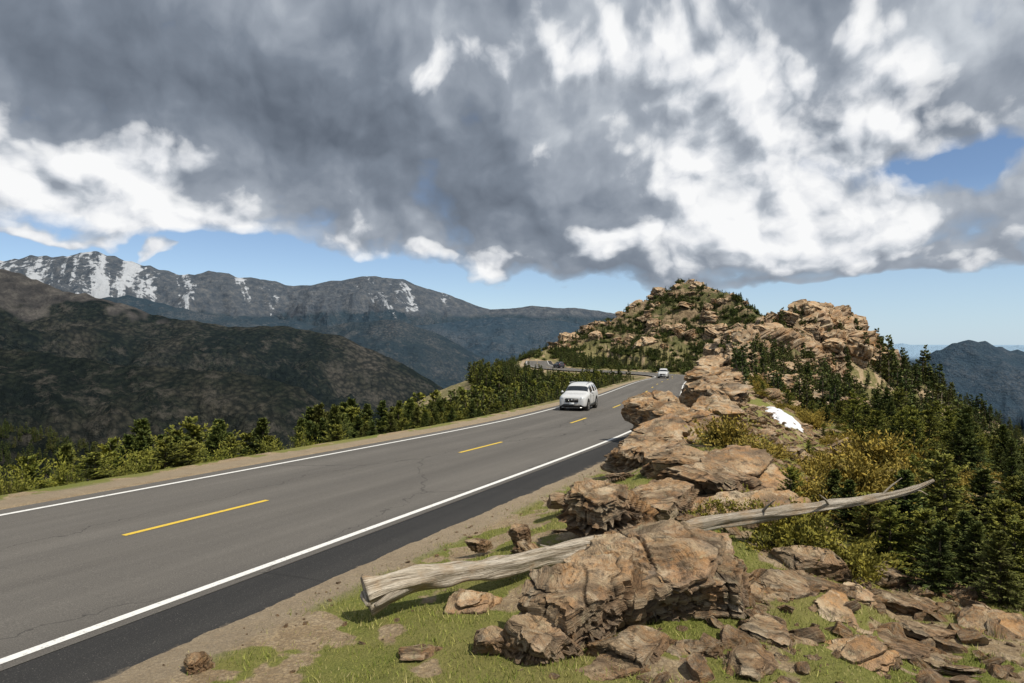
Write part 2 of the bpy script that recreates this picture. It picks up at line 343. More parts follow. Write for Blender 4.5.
def chunk_mesh(name,size,seed,sub=5,th=.1,ledge=.09):
    r=np.random.default_rng(seed); V,T=ico(sub); p=V.copy(); p=np.sign(p)*np.abs(p)**.7
    size=np.array(size,float); msz=size.mean()
    N=[(SN,r.uniform(.55,.75)),(-SN,.7)]
    K=7; ph=r.uniform(0,6.28)+np.arange(K)*2*np.pi/K+r.normal(0,.3,K)
    for f in ph:
        n=SA_*math.cos(f)+SB_*math.sin(f)+SN*r.uniform(-.15,.40); N.append((n/np.linalg.norm(n),r.uniform(.52,.88)))
    for _ in range(8):
        n=r.normal(size=3); n/=np.linalg.norm(n); N.append((n,r.uniform(.66,.92)))
    for _ in range(2):
        for n,d in N: e=np.maximum(p@n-d,0); p=p-e[:,None]*n
    p=p*size
    s=p@SN+.05*msz*n3(p/msz*1.1,seed)+.02*msz*n3(p/msz*3.5,seed+2)
    lo,hi=s.min()-.01,s.max()+.01; bd=[lo]
    while bd[-1]<hi: bd.append(bd[-1]+th*r.choice([.3,.6,1.,1.9],p=[.35,.3,.2,.15])*r.uniform(.8,1.2))
    bd=np.array(bd); ki=np.clip(np.searchsorted(bd,s)-1,0,len(bd)-2); de=np.minimum(s-bd[ki],bd[ki+1]-s)
    hs=r.random(8192); u=p@SA_; v=p@SB_; angn=np.arctan2(v,u); R0=np.hypot(u,v)
    sec=np.floor(angn*r.uniform(1.6,2.4)+hs[ki]*6+.8*n3(p/msz*2,seed+9)).astype(int)
    bite=hs[(sec*131+ki*17)%8192]; bite2=hs[(np.floor(angn*5.3+hs[ki+50]*9).astype(int)*37+ki*23)%8192]
    la=hs[(ki*3+7)%8192]
    d=(la*.8+bite**2*1.4+.4*bite2)*ledge
    strong=hs[(ki*11+3)%8192]>.25; gw=.011*msz+.004
    # rim factor: ledges only on the broken sides, flat bedding plane stays calm
    fade=sst(.30,.62,R0/msz)
    groove=np.exp(-(de/gw)**2)*strong*(.25+.75*fade)
    ja=r.uniform(0,3.14); jw=.25*n3(p/msz*1.2,seed+14)
    jc=(u*math.cos(ja)+v*math.sin(ja))/msz*r.uniform(1.2,1.8)+jw; jf=np.abs(jc-np.round(jc)); crack=np.exp(-(jf/.022)**2)
    dirv=(SA_[None]*np.cos(angn)[:,None]+SB_[None]*np.sin(angn)[:,None])
    p=p-dirv*((d+groove*.08+crack*.06)*msz*fade)[:,None]-SN[None]*(crack*.05*msz*(1-fade*.5))[:,None]*np.sign(p@SN)[:,None]
    # broken plates on the bedding plane
    pl=np.floor(n3(p/msz*1.5,seed+41)*5); p=p+SN[None]*(pl*.022*msz*(1-fade)*(p@SN>0))[:,None]
    p=p+(n3(p/msz*2.6,seed+3)[:,None]*.035+n3(p/msz*7,seed+4)[:,None]*.018+n3(p/msz*17,seed+6)[:,None]*.009)*msz*(V/np.linalg.norm(V,axis=1)[:,None])
    sc=np.stack([p[:,0]*.55,p[:,1]*.55,s*(1.1/th)],1)
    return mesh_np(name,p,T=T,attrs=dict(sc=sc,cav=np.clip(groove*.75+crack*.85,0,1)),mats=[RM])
def slab_mesh(name,size,seed,na=96,th=.12):
    r=np.random.default_rng(seed); size=np.array(size,float); a,b,c=size; msz=size.mean()
    K=8; phi=np.arange(K)*2*np.pi/K+r.normal(0,.3,K); d0=r.uniform(.62,.98,K)
    al=np.arange(na)*2*np.pi/na
    VV=[];QQ=[];SC=[];CV=[];base=0
    w=-c; k=0; dirn=r.uniform(0,6.28); drift=np.array([math.cos(dirn),math.sin(dirn)])
    while w<c:
        tk=th*r.choice([.3,.6,1.,1.7],p=[.3,.3,.25,.15])*r.uniform(.8,1.2); tk=min(tk,c-w+.02); u=(w+tk*.5)/c
        env=r.uniform(.72,1.05)*(1 if u<.2 else 1-.45*(u-.2))
        dd=np.clip(d0+r.normal(0,.10,K),.5,1.05)
        cs=np.cos(al[:,None]-phi[None]-r.normal(0,.08)); rad=np.where(cs>.15,dd[None]/np.maximum(cs,.15),9).min(1); rad=np.minimum(rad,1.2)*env
        for _ in range(3):
            c0=r.uniform(0,6.28); wd=r.uniform(.08,.35); dl=np.abs((al-c0+np.pi)%(2*np.pi)-np.pi); rad=rad*np.where(dl<wd,r.uniform(.78,.95),1)
        off=drift*max(u,0)*.28+r.normal(0,.07,2)
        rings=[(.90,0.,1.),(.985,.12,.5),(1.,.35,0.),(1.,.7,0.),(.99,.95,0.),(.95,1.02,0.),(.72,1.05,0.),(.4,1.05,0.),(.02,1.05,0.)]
        tl=r.normal(0,.03,2); nz=len(rings)
        for f,hf,cv in rings:
            jag=.05*np.abs(n2(al*6.5+k*3.1,np.full(na,k*1.7),seed%50))+.03*n2(al*19,np.full(na,k*5.3+hf*1.3),seed%50+3)
            R_l=rad*f*(1+jag*(f>.5)); x=(np.cos(al)*R_l+off[0])*a; y=(np.sin(al)*R_l+off[1])*b; zz=w+tk*hf+tl[0]*x+tl[1]*y
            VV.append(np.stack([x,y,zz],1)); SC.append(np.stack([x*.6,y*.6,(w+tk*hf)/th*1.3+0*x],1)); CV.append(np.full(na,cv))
        i=base+np.arange(nz-1)[:,None]*na+np.arange(na)[None]; j=base+np.arange(nz-1)[:,None]*na+((np.arange(na)+1)%na)[None]
        QQ.append(np.stack([i.ravel(),j.ravel(),(j+na).ravel(),(i+na).ravel()],1)); base+=nz*na
        w+=tk; k+=1
    p=np.concatenate(VV); w3=n3(p/msz*9,seed+3)
    p[:,2]+=(n3(p/msz*1.1,seed+1)*.07+n3(p/msz*3.2,seed+2)*.025+w3*.008)*msz; p[:,0]+=(n3(p/msz*2.2,seed+4)*.04+w3*.010)*msz; p[:,1]+=(n3(p/msz*2.2,seed+5)*.04+w3*.010)*msz
    p=p[:,[0]]*SA_+p[:,[1]]*SB_+p[:,[2]]*SN
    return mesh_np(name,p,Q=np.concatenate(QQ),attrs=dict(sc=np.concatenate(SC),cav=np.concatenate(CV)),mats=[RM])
def rock(px,py,Y,size,seed,rot=0,sub=5,th=.12,tilt=(0,0),kind='c',ledge=.11):
    x,y,z=unp(px,py,Y); me=chunk_mesh('rock',size,seed,sub,th,ledge) if kind=='c' else slab_mesh('rock',size,seed,120,th)
    o=add('rock',me,(x,y,z)); o.rotation_euler=(tilt[0],tilt[1],rot); return o
rock(655,594,8.0,(1.35,1.1,.95),11,0.1,7,th=.095,ledge=.15)
rock(585,614,7.5,(1.05,.85,.72),512,.3,7,th=.075,ledge=.15)
rock(540,640,7.1,(.62,.5,.36),12,.5,6,th=.06)
rock(705,594,8.0,(.95,.8,.66),14,.6,7,th=.075,ledge=.15)
rock(640,570,8.1,(1.1,.8,.30),514,.1,th=.06,kind='s')
rock(640,650,7.0,(.8,.5,.25),515,.3,6,th=.06)
rock(603,514,10.8,(1.05,.85,.72),15,.2,6,th=.09,ledge=.14)
rock(655,510,11.8,(.95,.9,.60),16,.5,6,th=.08)
rock(715,492,12.8,(1.6,1.1,.62),17,.1,6,th=.08,tilt=(0,.18))
rock(735,482,13.0,(1.3,1.0,.3),517,.1,th=.08,tilt=(0,.20),kind='s')
rock(765,515,11.6,(1.2,.8,.32),18,-.2,th=.07,tilt=(0,.22),kind='s')
rock(690,475,15.,(1.4,1.2,.80),19,.4,6,th=.10,ledge=.14)
rock(652,462,18.,(1.3,1.5,.95),20,.2,6,th=.12,ledge=.14)
rock(665,448,20.,(1.5,1.5,.45),520,.2,th=.12,kind='s')
rock(676,436,22.,(1.6,2.2,1.3),21,.5,6,th=.15,ledge=.14)
rock(662,422,27.,(1.7,2.2,1.5),22,.1,6,th=.17,ledge=.14)
rock(712,424,25.,(1.9,1.6,1.15),23,.3,6,th=.17)
rock(715,406,34.,(2.7,3.0,2.0),24,.1,6,th=.22,ledge=.14)
rock(742,420,31.,(1.9,1.6,1.1),25,.5,6,th=.2)
rock(722,394,44.,(3.1,3.4,2.3),26,.3,6,th=.26,ledge=.14)
rock(765,396,50.,(3.6,3.,2.3),27,.3,6,th=.30)
for i,(px,py,Y,sz,rt,tl) in enumerate([(790,592,8.7,(.85,.5,.26),.2,(.1,.15)),(812,566,9.5,(.7,.45,.28),-.3,(0,.1)),(880,648,7.8,(.75,.5,.2),.1,(0,.1)),(765,635,7.3,(.6,.4,.24),.6,(.1,.1)),
    (835,625,8.2,(.6,.45,.24),.8,(0,.1)),(955,672,7.6,(.7,.5,.2),.2,(0,.2)),(905,608,9.2,(.75,.45,.2),-.2,(0,.2)),(690,660,6.9,(.5,.4,.22),.2,(0,0)),(745,668,6.6,(.6,.4,.18),1.,(.1,0)),(845,668,6.9,(.5,.35,.16),.3,(0,.1)),
    (495,645,7.2,(.34,.28,.22),.2,(0,0)),(540,672,6.8,(.5,.35,.16),.7,(0,0)),(610,676,6.6,(.55,.35,.15),.1,(0,0)),(196,664,7.2,(.20,.16,.16),.5,(0,0)),(465,606,8.6,(.42,.36,.14),.2,(0,.1)),(520,534,11.,(.28,.24,.22),.2,(0,0)),
    (760,572,9.6,(.6,.45,.3),.5,(0,.1)),(885,578,10.2,(.6,.4,.22),.4,(0,.2)),(560,500,13.,(.35,.3,.16),.4,(0,0)),(990,645,8.6,(.6,.45,.22),.1,(0,.2)),(425,652,7.3,(.40,.28,.07),.6,(0,0)),
    (740,605,8.3,(.4,.3,.26),.4,(0,.1)),(800,650,7.2,(.5,.3,.18),-.3,(0,.1)),(930,635,8.2,(.5,.3,.16),.2,(0,.2)),(850,600,9.,(.45,.3,.18),.7,(0,.2)),(480,545,11,(.3,.2,.12),.1,(0,0)),(860,632,8.0,(.4,.25,.16),1.1,(0,.1)),(1005,610,9.6,(.6,.4,.2),.2,(0,.2)),(715,640,7.4,(.4,.3,.2),.2,(0,0))]):
    rock(px,py,Y,sz,100+i,rt,5,th=.06,tilt=tl,kind='s' if i%5==4 else 'c',ledge=.09)

# ---- GN scattering ------------------------------------------------
def gn_tree(coll):
    ng=bpy.data.node_groups.new('scatter_'+coll.name,'GeometryNodeTree')
    ng.interface.new_socket('Geometry',in_out='INPUT',socket_type='NodeSocketGeometry'); ng.interface.new_socket('Geometry',in_out='OUTPUT',socket_type='NodeSocketGeometry')
    N=ng.nodes; L=ng.links; gi=N.new('NodeGroupInput'); go=N.new('NodeGroupOutput'); ip=N.new('GeometryNodeInstanceOnPoints')
    ci=N.new('GeometryNodeCollectionInfo'); ci.inputs[0].default_value=coll; ci.inputs['Separate Children'].default_value=True; ci.inputs['Reset Children'].default_value=True
    def at(nm,ty):
        a=N.new('GeometryNodeInputNamedAttribute'); a.data_type=ty; a.inputs['Name'].default_value=nm; return a.outputs[0]
    L.new(gi.outputs[0],ip.inputs['Points']); L.new(ci.outputs[0],ip.inputs['Instance']); ip.inputs['Pick Instance'].default_value=True
    ii=N.new('FunctionNodeFloatToInt'); L.new(at('idx','FLOAT'),ii.inputs[0]); L.new(ii.outputs[0],ip.inputs['Instance Index'])
    er=N.new('FunctionNodeEulerToRotation'); L.new(at('rot','FLOAT_VECTOR'),er.inputs[0]); L.new(er.outputs[0],ip.inputs['Rotation'])
    L.new(at('scl','FLOAT_VECTOR'),ip.inputs['Scale']); L.new(ip.outputs[0],go.inputs[0]); return ng
def library(name,meshes):
    c=bpy.data.collections.new(name)
    for m in meshes: add(m.name,m,coll=c)
    return c,gn_tree(c),len(meshes)
def scatter(name,lib,P,rot,scl):
    n=len(P); scl=np.asarray(scl,float)
    if scl.ndim==1: scl=np.repeat(scl[:,None],3,1)
    rot=np.asarray(rot,float)
    if rot.ndim==1: rot=np.stack([0*rot,0*rot,rot],1)
    me=mesh_np(name,P,attrs=dict(idx=rng.integers(0,lib[2],n)+.2,rot=rot,scl=scl)); o=add(name,me)
    md=o.modifiers.new('scatter','NODES'); md.node_group=lib[1]; return o
RL=library('rock_library',[chunk_mesh('boulder',(1,.85,.8),300+i,5,.11,.14) for i in range(7)]+[slab_mesh('slab_stack',(1,.85,.5),340+i,64,.13) for i in range(2)])
PL=library('stone_library',[chunk_mesh('stone',(1,.8,.6),400+i,3,.3,.05) for i in range(6)])
def cand(n,x0,x1,y0,y1,full=False):
    X=rng.uniform(x0,x1,n); Y=rng.uniform(y0,y1,n); h,t,A,sd1,sd2,zr=zat(X,Y,full); return X,Y,h,t,A,sd1,sd2,zr
X,Y,h,t,A,sd1,sd2,zr=cand(5000,8,75,38,128)
ok=(sd1>-14)&(sd1<10)&(t>7.5)&(rng.random(len(X))<.08+.5*sst(.15,.5,fbm(X/11,Y/11,2,201)+.32*(Y>90)))
X,Y,h=X[ok],Y[ok],h[ok]; sc=rng.uniform(.4,1.,len(X))**1.5*np.interp(Y,[38,60,100,128],[1.6,2.2,3.6,3.6])
scatter('rock_outcrop',RL,np.stack([X,Y,h+sc*.15],1),np.stack([rng.normal(0,.15,len(X)),rng.normal(0,.15,len(X)),rng.normal(0,.7,len(X))],1),np.stack([sc*1.1,sc,sc*rng.uniform(.6,1.5,len(X))],1))
cr=[(798,343,104,5.5,5),(822,328,110,5.,5.4),(838,334,113,4,5),(785,358,100,5,4.5),(765,368,92,4.5,3.6),(812,356,102,5,5),(840,368,104,4,4),(745,375,80,3.6,3),(862,362,110,3.5,3.2),(790,384,88,4,4),(775,400,75,3.5,3),(880,378,108,3,2.6),(740,392,66,3.0,2.6),(812,392,92,4,3.6),(712,376,62,2.6,2.2),(760,406,56,2.8,2.2)]
P=np.array([unp(a,b_,c) for a,b_,c,_,_ in cr]); sc=np.array([(d,d*.9,e*1.25) for *_,d,e in cr])
scatter('summit_crag',RL,P,rng.normal(0,.5,len(cr)),sc)
X,Y,h,t,A,sd1,sd2,zr=cand(6000,5,150,200,330)
ok=(A['rocky']>.3)&(h>-1)&(rng.random(len(X))<.05+.42*sst(.0,.35,fbm(X/22,Y/22,3,203)+.25*(np.abs(sd2)<10)))
X,Y,h=X[ok],Y[ok],h[ok]; sc=rng.uniform(.4,1.,len(X))**2*4.6
scatter('hill_rocks',RL,np.stack([X,Y,h],1),np.stack([rng.normal(0,.2,len(X)),rng.normal(0,.2,len(X)),rng.normal(0,1,len(X))],1),np.stack([sc*1.1,sc,sc*rng.uniform(.5,1.2,len(X))],1))
X,Y,h,t,A,sd1,sd2,zr=cand(12000,-6,14,4.5,30)
ok=(t>5.1)&(rng.random(len(X))<.10+.75*sst(-2.0,1,sd1)*(sd1<3.5)+.3*(t<5.8))
X,Y,h,sd=X[ok],Y[ok],h[ok],sd1[ok]; sc=.018+.22*rng.random(len(X))**3.*(sd>-1.8)+.045*rng.random(len(X))**4
scatter('scattered_stones',PL,np.stack([X,Y,h+sc*.1],1),rng.uniform(-3,3,(len(X),3))*np.array([.2,.2,1]),np.stack([sc*1.2,sc,sc*rng.uniform(.5,1,len(X))],1))
X,Y,h,t,A,sd1,sd2,zr=cand(5000,0,20,5.8,60)
ok=(t>7)&(sd1>-3.4)&(sd1<4)&(rng.random(len(X))<np.where(Y<12,.32,.24))&((Y>9)|(sd1>-.3))
X,Y,h=X[ok],Y[ok],h[ok]; sc=.13+.5*rng.random(len(X))**3*np.interp(Y,[6,12],[.7,1])
scatter('rubble',RL,np.stack([X,Y,h-.02],1),np.stack([rng.normal(0,.25,len(X)),rng.normal(.1,.25,len(X)),rng.normal(0,1.,len(X))],1),np.stack([sc*1.3,sc,sc*rng.uniform(.3,.7,len(X))],1))

# ---------------------------------------------------------------- vegetation
def foliage(name,dark,mid,tipc):
    m,g,b=mat(name,.75); tip=g.attr('tip'); ob=g.n('ShaderNodeObjectInfo').outputs['Random']; pos=g.n('ShaderNodeTexCoord').outputs['Object']
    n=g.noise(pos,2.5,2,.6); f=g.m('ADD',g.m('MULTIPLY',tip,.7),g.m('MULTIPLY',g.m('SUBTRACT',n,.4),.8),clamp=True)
    c=g.ramp(f,[(.1,dark),(.5,mid),(.95,tipc)])  # sunlit tone painted into the colour toward branch tips
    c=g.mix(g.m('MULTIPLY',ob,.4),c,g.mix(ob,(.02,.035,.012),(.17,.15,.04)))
    g.put(b.inputs['Base Color'],c); b.inputs['Specular IOR Level'].default_value=.2
    return m
FM=foliage('spruce_needles',(.016,.028,.009),(.050,.076,.019),(.16,.18,.036))
FP=foliage('pine_needles',(.028,.040,.008),(.12,.14,.022),(.33,.31,.05))
FG=foliage('golden_shrub',(.05,.045,.012),(.23,.18,.035),(.56,.39,.07))
FJ=foliage('juniper_leaves',(.03,.04,.010),(.16,.15,.022),(.42,.35,.05))
m,g,b=mat('bark',.95); g.put(b.inputs['Base Color'],g.ramp(g.noise(g.n('ShaderNodeTexCoord').outputs['Object'],12,5,.6),[(.35,(.05,.038,.028)),(.65,(.17,.14,.11))])); BM=m
def nrm(a): return a/(np.linalg.norm(a,axis=-1,keepdims=True)+1e-9)
def rhomb(P,D,W,tip):
    V=np.stack([P,P+D*.5+W,P+D,P+D*.5-W],1).reshape(-1,3); n=len(P); Q=np.arange(n*4).reshape(n,4)
    ta=np.stack([tip*.85,tip,np.minimum(tip*1.15+.1,1),tip],1).ravel(); return V,Q,ta
def cone(pts,rad,ns=6):
    pts=np.array(pts,float); V=[]
    for i,(p,r) in enumerate(zip(pts,rad)):
        a=np.arange(ns)*2*np.pi/ns; V.append(np.stack([p[0]+r*np.cos(a),p[1]+r*np.sin(a),np.full(ns,p[2])],1))
    V=np.concatenate(V); Q=[]
    for i in range(len(pts)-1):
        for j in range(ns): Q.append((i*ns+j,i*ns+(j+1)%ns,(i+1)*ns+(j+1)%ns,(i+1)*ns+j))
    return V,np.array(Q)
def conifer(name,seed,R,nb,nt,tl,tw,mt,pw=.75,base=.04):
    r=np.random.default_rng(seed); zf=base+(1-base)*r.random(nb)**1.15*.98; a=r.random(nb)*2*np.pi; a0=r.random()*6.28
    gap=.7+.6*np.abs(np.sin(zf*21+seed))
    L=R*(1-zf)**pw*(.55+.55*r.random(nb))*gap*(1+.25*np.cos(a-a0))+.02
    sl_=-.22+.95*zf+r.normal(0,.12,nb); D=nrm(np.stack([np.cos(a),np.sin(a),sl_],1))
    bend=.02*np.sin(zf*5+seed)
    B=np.stack([bend,bend*.5,zf],1)
    s=(np.arange(nt)[None]+r.random((nb,nt)))/nt
    P=B[:,None]+D[:,None]*(L[:,None]*s)[...,None]; P[...,2]+=.10*L[:,None]*(s**2)
    side=np.where(r.random((nb,nt))<.5,1,-1)
    T_=nrm(np.cross(D,[0,0,1]))[:,None]*side[...,None]
    TD=nrm(D[:,None]*.8+T_*r.uniform(.3,1.1,(nb,nt,1))+r.normal(0,.28,(nb,nt,3)))
    ln=tl*(1.15-.6*s)*r.uniform(.6,1.3,(nb,nt))*(1.1-.5*zf[:,None])
    W=nrm(np.cross(TD,r.normal(size=(nb,nt,3))))*tw*r.uniform(.6,1.3,(nb,nt,1))
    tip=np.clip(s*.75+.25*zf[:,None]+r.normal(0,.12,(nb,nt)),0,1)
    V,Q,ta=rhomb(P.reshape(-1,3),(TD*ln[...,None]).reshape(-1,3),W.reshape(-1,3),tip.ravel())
    bV,bQ,bt=rhomb(B,D*L[:,None]*.95,nrm(np.cross(D,[0,0,1]))*.006,np.zeros(nb))
    tV,tQ=cone([(0,0,-.06),(bend.mean(),0,.3),(0,0,.97)],[.028,.02,.003])
    VV=np.concatenate([V,bV,tV]); QQ=np.concatenate([Q,bQ+len(V),tQ+len(V)+len(bV)])
    mi=np.concatenate([np.zeros(len(Q)),np.ones(len(bQ)+len(tQ))]); tt=np.concatenate([ta,bt,np.zeros(len(tV))])
    return mesh_np(name,VV,Q=QQ,attrs=dict(tip=tt),mats=[mt,BM],mi=mi)
def shrub(name,seed,nb,nt,tl,tw,mt,flat_=.6):
    r=np.random.default_rng(seed); a=r.random(nb)*6.283; e=r.random(nb)**.8*1.45
    D=np.stack([np.cos(a)*np.cos(e),np.sin(a)*np.cos(e),np.sin(e)*flat_],1)
    lob=1+.35*np.sin(a*3+seed)+.25*np.sin(a*5+e*4+seed*2); L=.55*lob*(.6+.5*r.random(nb))
    s=(np.arange(nt)[None]+r.random((nb,nt)))/nt; s=.15+.85*s
    P=D[:,None]*(L[:,None]*s)[...,None]+r.normal(0,.02,(nb,nt,3)); P[...,2]+=.02
    TD=nrm(D[:,None]*.7+np.array([0,0,.35])+r.normal(0,.6,(nb,nt,3))); ln=tl*r.uniform(.5,1.3,(nb,nt))
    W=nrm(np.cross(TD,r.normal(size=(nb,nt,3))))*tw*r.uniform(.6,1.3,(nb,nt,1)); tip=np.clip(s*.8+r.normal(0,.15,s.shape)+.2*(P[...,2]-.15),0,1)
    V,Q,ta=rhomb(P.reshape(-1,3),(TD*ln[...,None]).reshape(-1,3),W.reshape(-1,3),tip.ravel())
    bV,bQ,bt=rhomb(np.zeros((nb,3)),D*L[:,None]*.9,nrm(np.cross(D,[0.1,0,1]))*.008,np.zeros(nb))
    return mesh_np(name,np.concatenate([V,bV]),Q=np.concatenate([Q,bQ+len(V)]),attrs=dict(tip=np.concatenate([ta,bt])),mats=[mt,BM],mi=np.concatenate([np.zeros(len(Q)),np.ones(nb)]))
HI=library('spruce_detailed',[conifer('spruce_tree',i,.30,190,36,.075,.008,FM,.75) for i in range(5)])
HP=library('pine_detailed',[conifer('pine_tree',10+i,.44,120,36,.085,.010,FP,.6,.05) for i in range(3)])
LO=library('spruce_far',[conifer('spruce_tree_far',20+i,.20,60,6,.12,.024,FM,.85) for i in range(5)])
LP=library('pine_far',[conifer('pine_tree_far',30+i,.30,60,7,.13,.025,FP,.6) for i in range(3)])
SG=library('golden_shrubs',[shrub('golden_shrub',40+i,170,26,.065,.012,FG) for i in range(3)])
SJ=library('juniper_shrubs',[shrub('juniper_shrub',50+i,240,30,.055,.011,FJ,.42) for i in range(3)])
SB=library('green_bushes',[shrub('green_bush',60+i,230,30,.07,.010,FP,1.35) for i in range(3)])
SL_=library('low_scrub',[shrub('scrub',70+i,60,10,.14,.05,FM,.7) for i in range(3)])
def rz(n): return rng.uniform(0,6.28,n)
X,Y,h,t,A,sd1,sd2,zr=cand(15000,-40,30,26,230)
den=sst(-.3,.2,fbm(X/7,Y/7,3,301)+.2*sst(34,70,Y))
ok=(t<-7.6)&(t>-22)&(rng.random(len(X))<den*np.interp(-t,[7.6,12,24],[.35,.6,.4])*np.interp(Y,[24,40,230],[.5,.95,.75]))
lo_=np.interp(Y,[26,40,70,150,220],[-1.2,-1.1,-1.5,-1.8,-1.5]); hi_=np.interp(Y,[26,40,70,150,220],[.0,.25,.35,.9,1.6])
hgt=(zr-h)+lo_+(hi_-lo_)*rng.random(len(X))**1.5
ok&=hgt>.5
near=(Y<60); pk=rng.random(len(X))<.25
for nm,lib,sel in (('roadside_spruces',HI,ok&near&~pk),('roadside_pines',HP,ok&near&pk),('roadside_forest',LO,ok&~near&~pk),('roadside_pine_forest',LP,ok&~near&pk)):
    scatter(nm,lib,np.stack([X,Y,h],1)[sel],rz(sel.sum()),np.clip(hgt,.5,8)[sel])
for i,(px,py,yy,wd) in enumerate([(18,474,19.5,1.5),(95,452,20.5,2.0),(66,463,21,1.6),(165,438,23,2.2),(188,441,23.5,2.0),(145,456,22.5,1.7),(214,450,25,1.9),(240,454,26.5,1.6),(4,480,19,1.5),(118,466,21,1.6),(40,478,20.5,1.3),(275,445,30,1.8),(305,438,32,1.8)]):
    x,y,z=unp(px,py,yy); zz=zat(x,y)[0][0]; hgt_=max(z-zz,.7)
    if i%3==1 or i in (3,):
        o=add('pine_tree',HP[0].objects[rng.integers(0,3)].data,(x,y,zz-.05)); o.scale=(max(wd,hgt_)*1.15,max(wd,hgt_)*1.15,hgt_*1.02)
    else:
        o=add('green_bush',SB[0].objects[rng.integers(0,3)].data,(x,y,zz-.05)); o.scale=(wd,wd,hgt_/.80)
    o.rotation_euler=(0,0,rng.uniform(0,6))
X,Y,h,t,A,sd1,sd2,zr=cand(15000,4,190,9,260)
den=sst(-.25,.15,fbm(X/11,Y/11,3,305)+.05)
d0=np.interp(Y,[9,20,40,100],[3.2,5.5,6,3])
ok=(sd1>d0)&(rng.random(len(X))<den*np.interp(Y,[9,30,260],[.9,.85,.85]))&(sd1<120)
hgt=rng.uniform(.45,1.1,len(X))*np.interp(sd1,[3,7,20,60],[1.2,1.7,2.5,3.8])
nr=Y<34; pk=rng.random(len(X))<.3
scatter('slope_spruces',HI,np.stack([X,Y,h],1)[ok&nr],rz((ok&nr).sum()),hgt[ok&nr])
scatter('slope_forest',LO,np.stack([X,Y,h],1)[ok&~nr&~pk],rz((ok&~nr&~pk).sum()),hgt[ok&~nr&~pk])
scatter('slope_pine_forest',LP,np.stack([X,Y,h],1)[ok&~nr&pk],rz((ok&~nr&pk).sum()),hgt[ok&~nr&pk])
X,Y,h,t,A,sd1,sd2,zr=cand(700,5,38,9,38)
ok=(sd1>3.8)&(rng.random(len(X))<.36); hgt=rng.uniform(.5,1.15,len(X))*np.interp(sd1,[3,7,20],[1.2,1.8,2.6])
pk=rng.random(len(X))<.4
scatter('slope_spruce_thicket',HI,np.stack([X,Y,h],1)[ok&~pk],rz((ok&~pk).sum()),hgt[ok&~pk])
scatter('slope_pine_thicket',HP,np.stack([X,Y,h],1)[ok&pk],rz((ok&pk).sum()),hgt[ok&pk])
X,Y,h,t,A,sd1,sd2,zr=cand(14000,50,620,60,680,True)
ok=(sd1>6)&((A['rocky']<.3)|(rng.random(len(X))<.5))&(np.arctan2(X,Y)<R_(42))
scatter('hillside_forest',LO,np.stack([X,Y,h],1)[ok],rz(ok.sum()),rng.uniform(3.5,7.,ok.sum()))
X,Y,h,t,A,sd1,sd2,zr=cand(3500,55,130,75,220)
ok=(sd1>4); scatter('far_slope_trees',LO,np.stack([X,Y,h],1)[ok],rz(ok.sum()),rng.uniform(1.8,4.2,ok.sum()))
X,Y,h,t,A,sd1,sd2,zr=cand(9000,-900,-100,330,900,True)
ok=(X/Y>-.85)&(rng.random(len(X))<.9)
scatter('valley_forest',LO,np.stack([X,Y,h],1)[ok],rz(ok.sum()),rng.uniform(7,15,ok.sum()))
X,Y,h,t,A,sd1,sd2,zr=cand(20000,-10,150,150,330)
px=512+X/Y*F
dn=sst(-.1,.25,fbm(X/16,Y/16,3,307)+.22*sst(690,745,px)-.10*sst(10,24,h)+.2*sst(6,-2,h)-.06)
ok=(np.abs(t)>8)&(h>zr-12)&(rng.random(len(X))<.06+.72*dn)
scatter('hill_trees',LO,np.stack([X,Y,h],1)[ok],rz(ok.sum()),rng.uniform(1.3,3.2,ok.sum()))
ok=(np.abs(t)>8)&(h>zr-12)&(rng.random(len(X))<.12+.36*dn)
scatter('hill_scrub',SL_,np.stack([X,Y,h],1)[ok],rz(ok.sum()),rng.uniform(1.2,3.,ok.sum()))
X,Y,h,t,A,sd1,sd2,zr=cand(8000,10,80,40,130)
ok=(t>8)&(sd1<9)&(rng.random(len(X))<.06+.6*sst(-.08,.22,fbm(X/8,Y/8,3,309)+.1*(sd1>0)))
scatter('ridge_trees',LO,np.stack([X,Y,h],1)[ok],rz(ok.sum()),rng.uniform(.8,2.8,ok.sum()))
ok=(t>8)&(sd1<9)&(rng.random(len(X))<.20)
scatter('ridge_scrub',SL_,np.stack([X,Y,h],1)[ok],rz(ok.sum()),rng.uniform(.5,1.7,ok.sum()))
SC=(11.9,30.)
X,Y,h,t,A,sd1,sd2,zr=cand(1700,4,24,12,48)
snowd=np.hypot((X-SC[0])-(Y-SC[1])*.2,(Y-SC[1])*.4)
ok=(sd1>.6)&(sd1<8)&(rng.random(len(X))<.40)&(snowd>1.3)&~((Y<SC[1])&(np.abs(X/Y-SC[0]/SC[1])<.035)&(Y>18))
pk=rng.random(len(X))<.3
scatter('golden_shrub_mass',SG,np.stack([X,Y,h-.03],1)[ok&~pk],rz((ok&~pk).sum()),rng.uniform(.6,1.4,(ok&~pk).sum()))
scatter('krummholz_pines',HP,np.stack([X,Y,h-.03],1)[ok&pk],rz((ok&pk).sum()),rng.uniform(.5,1.2,(ok&pk).sum()))
for px,py,Y_,s in [(725,452,18,1.8),(750,475,16,1.4),(850,462,15,2.0),(800,488,14,1.4),(880,440,19,2.2),(830,490,13,1.4),(905,470,15,1.7)]:
    x,y,z=unp(px,py,Y_); zz=zat(x,y)[0][0]; o=add('golden_shrub',SG[0].objects[rng.integers(0,3)].data,(x,y,max(zz,z-s*.35))); o.scale=(s,s,s); o.rotation_euler=(0,0,rng.uniform(0,6))
